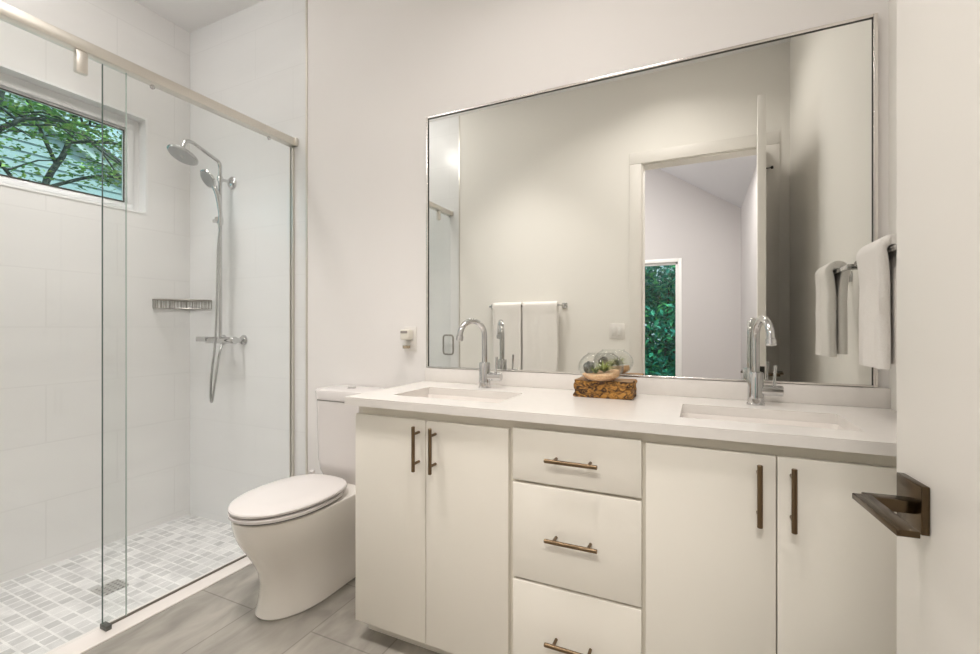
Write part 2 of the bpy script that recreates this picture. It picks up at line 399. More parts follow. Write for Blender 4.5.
# ------------------------------------------------------------------ vanity cabinet
VX0, VX1 = -1.150, XR - .002
CY = 1.30            # door faces
van = thing('vanity_cabinet', 'cream double vanity cabinet with four doors and three drawers under the white worktop', 'cabinet', ((VX0 + VX1) / 2, 1.55, 0))
c = B()
FY0, FY1 = CY + .020, CY + .040
c.box(VX0, VX0 + .018, FY0, D - .004, .07, .865).box(VX1 - .018, VX1, FY0, D - .004, .07, .865)
c.box(VX0 + .018, VX1 - .018, FY1, D - .004, .07, .088).box(VX0 + .018, VX1 - .018, D - .016, D - .004, .088, .865)
c.box(-.542, -.525, FY1, D - .016, .088, .70).box(-.147, -.130, FY1, D - .016, .088, .70)
c.build('carcass', CABINET, van, smooth=False)
f = B()
f.box(VX0 + .018, VX1 - .018, FY0, FY1, .815, .865).box(VX0 + .018, VX1 - .018, FY0, FY1, .0705, .10)
for x0, x1 in ((VX0 + .018, VX0 + .05), (-.565, -.50), (-.172, -.108), (.452, VX1 - .018), (-.875, -.815), (.145, .20)):
    f.box(x0, x1, FY0, FY1, .10, .815)
for z in (.6745, .375): f.box(-.50, -.172, FY0, FY1, z - .03, z + .03)
f.build('face_frame', CABFRAME, van, smooth=False)
B().box(VX0 + .004, VX1 - .003, CY + .068, CY + .083, 0, .07).box(VX0 + .004, VX0 + .02, CY + .083, D - .01, 0, .07).build('toe_kick', CABINET, van, smooth=False)
B().box(.482, VX1, CY + .004, FY0, .072, .832, .0015).build('filler_strip', CABINET, van)
def pull(parent, a, b):
    """bar pull between two end points in front of the face"""
    a, b = Vector(a), Vector(b); d = (b - a)
    h = B()
    h.cyl(a, b, .0062, 14, .0012)
    for t in (.17, .83):
        p = a + d * t; h.cyl(p, (p.x, CY + .0005, p.z), .0048, 12)
    return h.build('handle', BRONZE, parent)
ZT, ZB = .832, .072
for x0, x1, px in ((VX0 - .001, -.8462, -.872), (-.8438, -.541, -.806), (-.1345, .1695, .132), (.1725, .4795, .202)):
    d = B().box(x0, x1, CY, FY0 - .0005, ZB, ZT, .002).build('door', CABINET, van)
    pull(d, (px, CY - .035, .664), (px, CY - .035, .816))
for z0, z1 in ((.679, .838), (.379, .670), (.072, .371)):
    d = B().box(-.5265, -.1450, CY, FY0 - .0005, z0, z1, .002).build('drawer', CABINET, van)
    zc_ = (z0 + z1) / 2
    pull(d, (-.413, CY - .035, zc_), (-.259, CY - .035, zc_))

# ------------------------------------------------------------------ worktop
TY0, ZC, TH = 1.2725, .895, .029
SINKS = [(-1.045, -.615), (-.052, .365)]
SY0, SY1 = 1.385, 1.632
b = plate([-1.177, SINKS[0][0], SINKS[0][1], SINKS[1][0], SINKS[1][1], XR], [TY0, SY0, SY1, D], [(a, c_, SY0, SY1) for a, c_ in SINKS], ZC - TH, ZC, 'z')
es = [e for e in b.bm.edges if abs(e.calc_face_angle(0)) > 1.0]
bmesh.ops.bevel(b.bm, geom=es, offset=.002, segments=2, affect='EDGES', profile=.5)
wt = b.build('worktop', QUARTZ)
tag(wt, 'long white quartz worktop with two sink openings on the cream vanity', 'worktop')
bs = B().box(-1.177, XR, D - .018, D, ZC, .958, .0015).build('backsplash', QUARTZ)
m0 = bs.location.copy(); bs.parent = wt; bs.location = m0 - wt.location

def rrect(x0, x1, y0, y1, r, z, n=6):
    pts = []
    for cx, cy, a0 in ((x1 - r, y1 - r, 0), (x0 + r, y1 - r, 90), (x0 + r, y0 + r, 180), (x1 - r, y0 + r, 270)):
        for k in range(n + 1):
            a = radians(a0 + 90 * k / n); pts.append((cx + r * cos(a), cy + r * sin(a), z))
    return pts
sink_labels = ['white rectangular undermount basin under the curved faucet nearest the toilet', 'white rectangular undermount basin at the towel end of the worktop']
for (x0, x1), lab in zip(SINKS, sink_labels):
    zt = ZC - TH - .0005
    r = thing('sink', lab, 'sink', ((x0 + x1) / 2, (SY0 + SY1) / 2, zt - .14), 0, 'undermount basins in the worktop')
    def rr(i, z, rad=.02): return rrect(x0 + i, x1 - i, SY0 + i, SY1 - i, rad, z)
    B().rings([rr(-.022, zt, .03), rr(-.001, zt), rr(.002, zt - .006), rr(.008, zt - .10, .03), rr(.018, zt - .118, .035), rr(.045, zt - .126, .04), rr(.09, zt - .128, .02)], False, True).build('basin', CERAMIC, r)
    B().rings([rr(-.022, zt, .03), rr(-.022, zt - .012, .03), rr(-.004, zt - .014, .03), rr(0, zt - .11, .03), rr(.02, zt - .14, .03)], False, True).build('basin_shell', CERAMIC, r)
    cx, cy = (x0 + x1) / 2, (SY0 + SY1) / 2
    B().lathe([(.001, zt - .1265), (.018, zt - .1265), (.022, zt - .1245), (.026, zt - .1275)], (cx, cy, 0), seg=28, cap1=False).build('drain', CHROME, r)

# ------------------------------------------------------------------ faucets (local, spout along -y, lever along +x)
def make_faucet():
    r = thing('faucet', '', 'faucet')
    B().lathe([(.027, 0), (.027, .004), (.0240, .006), (.0230, .10), (.021, .106), (.014, .108)], seg=32).build('faucet_body', CHROME, r, local=True)
    g = B(); pts = [(0, 0, .10), (0, 0, .16), (0, 0, .208)]
    R = .061
    for k in range(1, 17):
        a = pi * k / 16 * .98; pts.append((0, -R + R * cos(a), .218 + R * sin(a)))
    e = Vector(pts[-1]); d = (e - Vector(pts[-2])).normalized()
    pts.append(tuple(e + d * .006))
    g.tube(pts, .0115, 18)
    sp = g.build('spout', CHROME, r, local=True)
    e2 = e + d * .002
    B().tube([e2, e2 + d * .002, e2 + d * .020, e2 + d * .022], [.0115, .0145, .0145, .0125], 20).build('aerator', CHROME, sp, local=True)
    return r
def faucet_lever(r, ang):
    q = Matrix.Rotation(ang, 4, 'Z')
    b_ = B(); b_.cyl(q @ Vector((.012, 0, .048)), q @ Vector((.076, 0, .048)), .0175, 24, .002)
    st = b_.build('lever_body', CHROME, r, local=True)
    b_ = B(); b_.tube([q @ Vector((.052, 0, .056)), q @ Vector((.053, 0, .09)), q @ Vector((.055, 0, .130))], [.0042, .0042, .0048], 14)
    b_.build('lever', CHROME, st, local=True)
fa = make_faucet(); FYY = 1.714
fb = copy_tree(fa)
fa.location = (-.821, FYY, ZC + .0004); fa.rotation_euler = (0, 0, -radians(29))
fa['label'] = 'chrome gooseneck faucet at the sink nearest the toilet, spout turned towards the shower'
fb.location = (.1666, FYY, ZC + .0004); fb.rotation_euler = (0, 0, radians(13))
fb['label'] = 'chrome gooseneck faucet at the towel end, spout turned towards the white door'
for o in (fa, fb): o['group'] = 'gooseneck faucets on the worktop'
faucet_lever(fa, radians(29)); faucet_lever(fb, -radians(13))

# ------------------------------------------------------------------ mirror
MX0, MX1, MZ0, MZ1 = -1.158, .4965, .966, 2.128
mr = thing('wall_mirror', 'large frameless looking wall mirror with a thin chrome edge above the worktop', 'mirror', ((MX0 + MX1) / 2, D, MZ0 - .008))
B().box(MX0, MX1, D - .014, D - .006, MZ0, MZ1).build('mirror_glass', MIRROR, mr, smooth=False)
fr = B(); fw = .010
SATIN = mat('satin_mirror_frame', (.80, .77, .74), .22, 1.0)
for x0, x1, z0, z1 in ((MX0 - fw, MX0, MZ0 - fw * .6, MZ1 + fw), (MX1, MX1 + .012, MZ0 - fw * .6, MZ1 + fw), (MX0, MX1, MZ1, MZ1 + fw), (MX0, MX1, MZ0 - fw * .6, MZ0)):
    fr.box(x0, x1, D - .020, D - .0005, z0, z1, .0015)
fr.build('mirror_frame', SATIN, mr)
ln = B(); lw = .0028
for x0, x1, z0, z1 in ((MX0, MX0 + lw, MZ0, MZ1), (MX1 - lw, MX1, MZ0, MZ1), (MX0, MX1, MZ1 - lw, MZ1)):
    ln.box(x0, x1, D - .016, D - .0135, z0, z1)
ln.build('mirror_edge', DARKLINE, mr, smooth=False)

# ------------------------------------------------------------------ toilet
tx = -1.565
to = thing('toilet', 'white skirted toilet with closed lid between the shower and the vanity', 'toilet', (tx, 1.5, 0))
def oval(z, hw, yf, yb, ef=2.0, eb=3.0, n=56, split=.52):
    ym = yf + (yb - yf) * split; pts = []
    for k in range(n):
        a = 2 * pi * k / n; ca, sa = cos(a), sin(a)
        e = ef if sa < 0 else eb
        x = math.copysign(abs(ca) ** (2 / e), ca) * hw
        y = math.copysign(abs(sa) ** (2 / e), sa)
        y = ym + y * ((ym - yf) if sa < 0 else (yb - ym))
        pts.append((tx + x, y, z))
    return pts
secs = [(0, .131, 1.232, 1.76), (.006, .135, 1.228, 1.765), (.03, .131, 1.238, 1.765), (.07, .127, 1.246, 1.765), (.12, .126, 1.248, 1.765), (.17, .132, 1.238, 1.765), (.22, .143, 1.214, 1.765),
        (.27, .156, 1.184, 1.765), (.31, .166, 1.160, 1.765), (.345, .172, 1.145, 1.765), (.375, .175, 1.138, 1.765), (.396, .176, 1.136, 1.765), (.404, .175, 1.138, 1.763), (.408, .170, 1.144, 1.757)]
B().rings([oval(z, h_, a, bb, 2.1, 6.0, split=.45) for z, h_, a, bb in secs]).build('bowl', PORC, to)
B().rings([oval(z, h_, a, bb, 2.05, 2.7) for z, h_, a, bb in ((.4175, .172, 1.132, 1.585), (.419, .178, 1.126, 1.59), (.430, .179, 1.125, 1.59), (.4330, .174, 1.13, 1.585))]).build('toilet_seat', SEATP, to)
B().rings([oval(z, h_, a, bb, 2.05, 2.7) for z, h_, a, bb in ((.4392, .173, 1.131, 1.605), (.4410, .179, 1.125, 1.61), (.449, .180, 1.124, 1.61), (.4535, .176, 1.128, 1.606), (.458, .155, 1.155, 1.58), (.4605, .10, 1.22, 1.5))]).build('lid', SEATP, to)
b_ = B(); b_.rings([oval(z, h_, a, bb, 2.0, 2.7) for z, h_, a, bb in ((.4085, .163, 1.142, 1.575), (.4394, .163, 1.142, 1.575))]); b_.build('seat_gap_fill', mat('seat_gap_shade', (.10, .09, .08), .8), to)  # dark insert stands in for the shade in the gaps around the seat
for sx in (-1, 1):
    hx_ = tx + (-.135 if sx < 0 else .055)
    B().cyl((hx_, 1.618, .414), (hx_, 1.618, .458 if sx < 0 else .432), .012, 18, .003).build('hinge', SEATP, to)
def tank_ring(z, i, yf=1.632, r=.05): return rrect(tx - .148 + i, tx + .180 - i, yf + i, 1.812, r, z)
B().rings([tank_ring(.405, .03), tank_ring(.45, .012), tank_ring(.50, .004), tank_ring(.60, .002), tank_ring(.795, 0)]).build('tank', SEATP, to)
B().rings([tank_ring(.7955, .012), tank_ring(.800, .012), tank_ring(.8005, -.003), tank_ring(.838, -.005), tank_ring(.846, -.001), tank_ring(.849, .02)]).build('tank_lid', SEATP, to)
B().lathe([(.022, .849), (.022, .853), (.019, .855), (.001, .855)], (tx + .012, 1.73, 0), seg=24).build('flush_button', CHROME, to)

# ------------------------------------------------------------------ shower enclosure
RZ0, RZ1 = 2.148, 2.190
rail = thing('shower_rail', 'long brushed nickel header rail carrying the shower glass', 'rail', (XG, 1.0, RZ0))
B().box(XG - .020, XG + .026, YF + .001, D - .001, RZ0, RZ1, .004).build('rail_bar', NICKEL, rail)
B().box(XG - .022, XG + .034, D - .022, D - .0005, RZ0, RZ1 + .003, .005).build('end_cap', NICKEL, rail)
B().box(XG - .022, XG + .034, YF + .0005, YF + .022, RZ0, RZ1 + .003, .005).build('end_cap', NICKEL, rail)
def pane(name, x0, x1, y0, y1, z0, z1, label, edges):
    r = thing(name, label, 'glass panel', ((x0 + x1) / 2, (y0 + y1) / 2, z0))
    B().box(x0, x1, y0, y1, z0, z1).build('glass_sheet', GLASS_S, r, smooth=False)
    for k in edges:
        yy = y0 if k == 0 else y1
        B().box(x0, x1, yy - .0012, yy + .0012, z0, z1).build('glass_edge', GLASS_E if k == 0 else GLASS_E2, r, smooth=False)
    return r
fx = pane('fixed_shower_panel', XG - .014, XG - .008, .935, D - .012, .007, RZ0 - .001, 'fixed clear glass shower panel beside the toilet', (0,))
B().box(XG - .016, XG - .006, .935, D - .012, .0052, .011).build('bottom_channel', mat('channel_dark', (.20, .18, .15), .4, .7), fx, smooth=False)
B().box(XG - .022, XG - .016, D - .014, D - .001, .0055, RZ0 - .002).box(XG - .006, XG + .002, D - .014, D - .001, .0055, RZ0 - .002).build('wall_channel', NICKEL, fx, smooth=False)
sl = pane('sliding_shower_door', XG + .005, XG + .011, YF + .012, 1.004, .022, RZ0 - .004, 'clear glass sliding shower door hanging from the rail left of the fixed panel', (1,))
for yy in (.860, .28):
    B().box(XG - .002, XG + .022, yy - .018, yy + .018, RZ0 - .080, RZ0 - .0005, .004).build('hanger_clip', NICKEL, sl)
hz, hy = .992, .112
hb = B()
for sx in (1, -1):
    xo = XG + .008 + sx * .05; x1 = XG + .008 + sx * .004
    hb.tube(smooth_path([Vector(p) for p in ((x1, hy, hz - .085), (xo - sx * .022, hy, hz - .085), (xo - sx * .008, hy, hz - .080), (xo, hy, hz - .060), (xo, hy, hz), (xo, hy, hz + .060), (xo - sx * .008, hy, hz + .080), (xo - sx * .022, hy, hz + .085), (x1, hy, hz + .085))], 4), .0075, 12)
hb.build('handle', STEEL, sl)
for yy in (1.10, 1.655):
    B().cyl((XG - .002, yy, RZ0 - .011), (XG + .008, yy, RZ0 - .011), .009, 16, .002).build('glass_clip', CHROME, fx)
gd = B().box(XG - .020, XG + .024, .930, .950, .0052, .024, .002).build('door_guide', mat('guide_plastic', (.10, .10, .09), .5))
tag(gd, 'small dark floor guide at the overlap of the two shower panes', 'guide')

# shower column
SXc, SYc = -2.56, 1.742
sc = thing('shower_column', 'chrome shower column with round rain head on the white tiled wall', 'shower', (SXc, D, 1.1))
B().tube([(SXc, SYc, 1.08), (SXc, SYc, 2.10)], .0105, 16).build('riser_pipe', CHROME, sc)
arm = [(SXc, SYc, 2.085), (SXc, SYc - .004, 2.11), (SXc, SYc - .014, 2.122)]
p0 = Vector(arm[-1]); p1 = Vector((SXc, 1.585, 2.176))
for k in range(1, 6): arm.append(tuple(p0.lerp(p1, k / 5)))
arm += [(SXc, 1.560, 2.176), (SXc, 1.542, 2.163), (SXc, 1.533, 2.143), (SXc, 1.530, 2.118), (SXc, 1.529, 2.105)]
B().tube(arm, .0105, 16).build('shower_arm', CHROME, sc)
hn = Vector((0.02, .48, 1)).normalized(); hc = Vector((SXc, 1.530, 2.088))
rh = B().lathe([(.001, -.006), (.070, -.006), (.077, -.002), (.077, .003), (.06, .008), (.03, .013), (.018, .022), (.001, .024)], hc, hn, 44).build('rain_head', CHROME, sc)
B().lathe([(.001, -.0085), (.067, -.0085), (.069, -.0055)], hc, hn, 44, cap1=False).build('spray_face', SPRAY, rh)
B().lathe([(.001, -.010), (.009, -.010), (.010, -.008)], hc, hn, 16, cap1=False).build('spray_boss', CHROME, rh)
br_ = B(); br_.cyl((SXc, SYc - .004, 2.02), (SXc, D - .006, 2.02), .009, 16)
br_.lathe([(.036, 0), (.036, .006), (.030, .012), (.012, .016)], (SXc, D - .0005, 2.02), (0, -1, 0), 28); br_.cyl((SXc, SYc, 2.005), (SXc, SYc, 2.035), .016, 18, .002)
br_.build('wall_bracket', CHROME, sc)
ho = B(); zsl = 1.775
ho.cyl((SXc, SYc, zsl - .022), (SXc, SYc, zsl + .022), .017, 18, .003); ho.cyl((SXc, SYc, zsl), (SXc - .040, SYc - .014, zsl), .011, 14, .002)
ho.cyl((SXc, SYc - .012, zsl), (SXc + .022, SYc - .034, zsl + .004), .012, 14)
ho.build('slider', CHROME, sc)
mz = 1.072
mb = B(); mb.cyl((-2.700, 1.752, mz), (-2.455, 1.752, mz), .020, 26, .003); mb.box(-2.765, -2.675, 1.726, 1.766, mz - .010, mz + .020, .005)
mx_ = mb.build('mixer_bar', CHROME, sc)
for xx in (-2.458, -2.640):
    B().cyl((xx, 1.752, mz), (xx, D - .004, mz), .013, 18).lathe([(.031, 0), (.031, .004), (.024, .016), (.013, .020)], (xx, D - .0005, mz), (0, -1, 0), 28).build('wall_flange', CHROME, mx_)
B().cyl((-2.455, 1.752, mz), (-2.443, 1.752, mz), .022, 26, .003).build('temperature_knob', CHROME, mx_)
# hand shower
hs = thing('hand_shower', 'chrome hand shower resting in the slider holder of the shower column', 'hand shower', (SXc, SYc - .035, zsl))
hb0 = Vector((SXc + .042, SYc - .030, zsl - .030)); ht = Vector((-2.536, 1.690, 1.960))
mid = hb0.lerp(ht, .5) + Vector((.010, .006, 0))
B().tube(smooth_path([hb0, hb0.lerp(mid, .5) + Vector((.004, .002, 0)), mid, mid.lerp(ht, .55) + Vector((.003, .003, 0)), ht], 3), [.0105 + .0035 * i / 12 for i in range(13)], 18).build('handle', CHROME, hs)
hn2 = Vector((-.10, -.82, -.56)).normalized(); hc2 = Vector((-2.552, 1.668, 2.000))
hh = B().lathe([(.001, -.020), (.02, -.018), (.046, -.006), (.056, .003), (.054, .009), (.001, .010)], hc2, hn2, 32).build('spray_head', CHROME, hs)
B().lathe([(.001, .0115), (.047, .0115), (.049, .0095)], hc2, hn2, 32, cap1=False).build('spray_face', SPRAY, hh)
hp = [hb0, hb0 + Vector((.000, .002, -.03)), (SXc + .030, SYc - .032, 1.62), (SXc + .024, SYc - .034, 1.40), (SXc + .020, SYc - .036, 1.20), (SXc + .012, SYc - .042, 1.02), (SXc - .002, SYc - .048, .90),
      (SXc - .010, SYc - .050, .78), (SXc - .008, SYc - .050, .725), (SXc - .000, SYc - .048, .722), (SXc + .012, SYc - .045, .79), (SXc + .022, SYc - .035, .90), (SXc + .018, SYc - .015, 1.00), (SXc + .008, SYc + .005, 1.045), (SXc + .004, SYc + .008, 1.056)]
hp = [Vector(p) for p in hp]
B().tube(smooth_path(hp), .0065, 10).build('hose', mat('steel_hose', (.50, .50, .50), .25, 1.0), hs)

# corner basket
kb = thing('wire_basket', 'small corner wire soap basket fixed where the shower walls meet', 'basket', (XL + .1, D - .1, 1.262))
KX, KY, KR = XL + .004, D - .004, .215
def kpt(t, z, r=KR):       # quarter front curve, flattened
    a = t * pi / 2; k = r / (cos(a) ** 1.5 + sin(a) ** 1.5) ** (1 / 1.5)
    return Vector((KX + k * cos(a), KY - k * sin(a), z))
KZ1, KZ0 = 1.314, 1.262
WIRE = STEEL
rm = B(); loop = [kpt(t / 16, KZ1) for t in range(17)]
rm.tube([Vector((KX, KY, KZ1))] + loop[:1], .0042, 8).tube([Vector((KX, KY, KZ1)), loop[-1]], .0042, 8).tube(loop, .0048, 8)
rm.build('basket_rim', WIRE, kb)
bw = B(); lo2 = [kpt(t / 16, KZ0) for t in range(17)]; bw.tube(lo2, .0025, 6).tube([Vector((KX, KY, KZ0)), lo2[0]], .0025, 6).tube([Vector((KX, KY, KZ0)), lo2[-1]], .0025, 6)
for t in range(0, 21):
    q0 = kpt(t / 20, KZ1); q1 = kpt(t / 20, KZ0); bw.tube([q0, q1], .0019, 6)
for k in range(1, 9):
    s_ = KR * k / 9
    bw.tube([Vector((KX + s_, KY, KZ0)), Vector((KX + s_, KY - (KR ** 1.5 - s_ ** 1.5) ** (1 / 1.5), KZ0))], .0016, 6)
    bw.tube([Vector((KX + s_, KY, KZ0)), Vector((KX + s_, KY, KZ1))], .0016, 6); bw.tube([Vector((KX, KY - s_, KZ0)), Vector((KX, KY - s_, KZ1))], .0016, 6)
bw.build('basket_wire', WIRE, kb)

# drain
dr = thing('shower_drain', 'square brushed steel drain grate in the mosaic shower floor', 'drain', (-2.458, 1.147, ZS))
dg = plate([-2.51 + i * .0104 for i in range(11)], [1.097 + i * .0104 for i in range(11)], [(-2.51 + (2 * i + 1) * .0104, -2.51 + (2 * i + 2) * .0104, 1.097 + (2 * j + 1) * .0104, 1.097 + (2 * j + 2) * .0104) for i in range(0, 5) for j in range(0, 5) if i < 5 and j < 5][:25], ZS + .001, ZS + .004, 'z')
dg.build('grate', mat('grate_steel', (.60, .59, .57), .45, .8), dr, smooth=False)
B().box(-2.508, -2.408, 1.099, 1.199, ZS + .0002, ZS + .001)  .build('drain_body', mat('drain_shadow', (.22, .22, .21), .6), dr, smooth=False)

# ------------------------------------------------------------------ outlet + plug-in
ox, oz = -1.268, 1.092
op = thing('outlet_plate', 'white power outlet plate on the wall beside the mirror', 'outlet', (ox, D, oz))
B().box(ox - .036, ox + .036, D - .006, D - .0003, oz - .058, oz + .058, .002).build('cover_plate', WHITEP, op)
for dz in (-.02, .02): B().box(ox - .017, ox + .017, D - .008, D - .006, oz + dz - .014, oz + dz + .014, .0008).build('socket', WHITEP, op)
pf = thing('plug_in_freshener', 'white plug-in air freshener with a clear refill bottle in the wall outlet', 'air freshener', (ox - .005, D - .04, oz - .04))
B().box(ox - .028, ox + .022, D - .052, D - .008, oz - .004, oz + .046, .009, 3).build('freshener_body', mat('freshener_plastic', (.82, .79, .70), .35), pf)
B().box(ox - .022, ox + .016, D - .0535, D - .050, oz + .028, oz + .040, .001).build('vent', mat('vent_grey', (.35, .32, .29), .6), pf)
fbt = B().lathe([(.001, -.046), (.018, -.046), (.020, -.042), (.020, -.018), (.010, -.008), (.010, -.002)], (ox - .003, D - .031, oz), seg=24).build('refill_bottle', GLASS_B, pf)
B().lathe([(.001, -.044), (.0175, -.044), (.0175, -.030), (.001, -.030)], (ox - .003, D - .031, oz), seg=20).build('oil', AMBER, fbt)

# ------------------------------------------------------------------ wood block and terrarium
bx0, bx1, by0, by1, bz0 = -.4175, -.214, 1.632, 1.745, ZC
bb = B(); bb.box(bx0, bx1, by0, by1, bz0 + .0005, bz0 + .062)
bmesh.ops.subdivide_edges(bb.bm, edges=bb.bm.edges[:], cuts=18, use_grid_fill=True)
for v in bb.bm.verts:
    p = v.co.copy(); edge = min(p.z - bz0, bz0 + .062 - p.z)
    k = .0085 * noise.noise(p * 38) + .005 * noise.noise(p * 90)
    if p.z > bz0 + .002 and p.z < bz0 + .0615:
        n = Vector((0, 0, 0))
        if abs(p.y - by0) < 1e-4: n.y = -1
        if abs(p.y - by1) < 1e-4: n.y = 1
        if abs(p.x - bx0) < 1e-4: n.x = -1
        if abs(p.x - bx1) < 1e-4: n.x = 1
        v.co += n * k
    elif p.z >= bz0 + .0615:
        rr2 = ((p.x + .330) ** 2 + (p.y - 1.676) ** 2) / .072 ** 2
        v.co.z += .0015 * noise.noise(p * 60) - (.0085 * (1 - rr2) if rr2 < 1 else 0)
bo = bb.build('wood_block', BARK); bo.data.materials.append(WOODTOP)
for p in bo.data.polygons:
    if p.normal.z > .8: p.material_index = 1
tag(bo, 'rough brown live-edge wood block on the worktop holding the glass terrarium', 'wood block')
tcx, tcy, tz = -.330, 1.676, bz0 + .0560
tb = B()
outer = [(.001, 0), (.03, .0005), (.052, .006), (.070, .020), (.080, .040), (.082, .054), (.078, .070), (.066, .086), (.052, .096), (.046, .101), (.0465, .105)]
inner = [(max(r_ - .003, .0005), z + .003 if z < .1 else z) for r_, z in reversed(outer)]
tb.lathe(outer + inner, (tcx, tcy, tz), seg=44)
to_ = tb.build('terrarium_bowl', GLASS_B); tag(to_, 'round clear glass bowl terrarium standing on the wood block', 'terrarium')
sb = B(); rg = []
def sand_r(z): # inner radius
    for (r0, z0), (r1, z1) in zip(outer, outer[1:]):
        if z0 <= z <= z1: return r0 + (r1 - r0) * (z - z0) / max(z1 - z0, 1e-6) - .0042
    return .07
zs = [.004, .008, .014, .020, .026]
rings = [[(tcx + sand_r(z) * .97 * cos(2 * pi * k / 40), tcy + sand_r(z) * .97 * sin(2 * pi * k / 40), tz + z) for k in range(40)] for z in zs]
def sz(x, y): return .034 + .10 * (x) + .06 * y + .002 * noise.noise(Vector((x * 60, y * 60, 0)))
for f_ in (.97, .8, .6, .4, .2, .02):
    ring = []
    for k in range(40):
        a = 2 * pi * k / 40; rr_ = .067 * f_; x, y = rr_ * cos(a), rr_ * sin(a); ring.append((tcx + x, tcy + y, tz + max(sz(x, y), .027)))
    rings.append(ring)
sb.rings(rings); so = sb.build('sand', SAND); tag(so, 'pale orange sand filling the bottom of the glass bowl', 'sand', kind='stuff')
def blades(b_, c_, n, ln_, w_, spread, rnd):
    for i in range(n):
        a = rnd.uniform(0, 2 * pi); e = rnd.uniform(.25, 1.0) * spread; l_ = ln_ * rnd.uniform(.7, 1.1)
        d = Vector((cos(a) * e, sin(a) * e, 1)).normalized(); s_ = d.cross(Vector((cos(a), sin(a), -.3))).normalized()
        p = Vector(c_); prev = None
        for k in range(5):
            t = k / 4; q = p + d * l_ * t + Vector((cos(a), sin(a), 0)) * (.35 * l_ * t * t) - Vector((0, 0, .25 * l_ * t * t * e)); ww = w_ * (1 - t) + .0003
            cur = (b_.bm.verts.new(q - s_ * ww), b_.bm.verts.new(q + s_ * ww))
            if prev: b_.bm.faces.new((prev[0], prev[1], cur[1], cur[0]))
            prev = cur
rnd = random.Random(3)
for (dx, dy, n_, l_, lab) in ((.016, -.020, 110, .052, 'spiky green air plant lying in the middle of the terrarium sand'), (-.012, -.034, 50, .034, 'small pale green air plant beside the grey stone in the bowl')):
    ab = B(); blades(ab, (tcx + dx, tcy + dy, tz + max(sz(dx, dy), .027)), n_, l_, .0022, 1.5, rnd)
    o = ab.build('air_plant', AIRP, smooth=False); tag(o, lab, 'air plant', 'air plants in the glass bowl')
st = B(); bmesh.ops.create_icosphere(st.bm, subdivisions=3, radius=1)
for v in st.bm.verts:
    p = v.co.copy(); k = 1 + .25 * noise.noise(p * 1.6) + .12 * noise.noise(p * 4)
    v.co = Vector((tcx - .040, tcy - .008, tz + .049)) + Vector((p.x * .021, p.y * .016, p.z * .023)) * k
o = st.build('stone', STONE, sharp=60); tag(o, 'dark grey rough stone at the side of the terrarium bowl', 'stone')

# ------------------------------------------------------------------ towels
def towel(name, label, org, along, out, width, front, back, rbar, thick, seed, group=None, layers=1, taper=0.0):
    """folded towel hung over a bar; along = bar direction, out = room side"""
    A, O = Vector(along), Vector(out); Z = Vector((0, 0, 1)); org = Vector(org)
    b_ = B(); nu = 22
    path = []
    r_ = rbar + thick / 2
    for k in range(15): path.append((r_, -front * (1 - k / 14)))
    for k in range(1, 9): a = pi * k / 9; path.append((r_ * cos(a), r_ * sin(a)))
    for k in range(15): path.append((-r_, -back * k / 14))
    path = [(math.copysign(r_ + (thick / 2 + .002 - r_) * min(1, max(0, -z / .09)) ** .7, ox_) if z < 0 else ox_, z) for ox_, z in path]
    grid = {}
    def disp(u, s_, z):
        fall = min(1, max(0, -z / .12))
        return (.004 * (1 + sin(u * 9 + seed)) + .005 * abs(1) * noise.noise(Vector((u * 6, z * 5, seed)))) * fall
    nP = len(path)
    for side in (0, 1):
        for i in range(nu + 1):
            u = i / nu
            for j, (ox_, z) in enumerate(path):
                jp, jn = path[max(j - 1, 0)], path[min(j + 1, nP - 1)]
                tx_, tz_ = jn[0] - jp[0], jn[1] - jp[1]; l_ = math.hypot(tx_, tz_) or 1
                nx, nz = tz_ / l_, -tx_ / l_
                h_ = thick / 2 * (1 if side == 0 else -1)
                edge = 1 - .35 * (1 - min(1, min(u, 1 - u) / .06)) ** 2
                fl = 1 + taper * min(1, max(0, -z) / front)
                d = disp(u, side, z) * (1 if ox_ >= 0 else .3)
                grid[side, i, j] = b_.bm.verts.new(org + A * ((u - .5) * width * fl + .003 * noise.noise(Vector((z * 9, seed, u)))) + O * (ox_ + nx * h_ * edge + (d if ox_ > 0 else d * .3)) + Z * (z + nz * h_))
    F = b_.bm.faces.new
    for i in range(nu):
        for j in range(nP - 1):
            F((grid[0, i, j], grid[0, i + 1, j], grid[0, i + 1, j + 1], grid[0, i, j + 1]))
            F((grid[1, i, j + 1], grid[1, i + 1, j + 1], grid[1, i + 1, j], grid[1, i, j]))
        F((grid[1, i, 0], grid[1, i + 1, 0], grid[0, i + 1, 0], grid[0, i, 0])); F((grid[0, i, nP - 1], grid[0, i + 1, nP - 1], grid[1, i + 1, nP - 1], grid[1, i, nP - 1]))
    for j in range(nP - 1):
        F((grid[0, 0, j + 1], grid[1, 0, j + 1], grid[1, 0, j], grid[0, 0, j])); F((grid[0, nu, j], grid[1, nu, j], grid[1, nu, j + 1], grid[0, nu, j + 1]))
    o = b_.build(name, TOWEL, sharp=80); tag(o, label, 'towel', group); return o
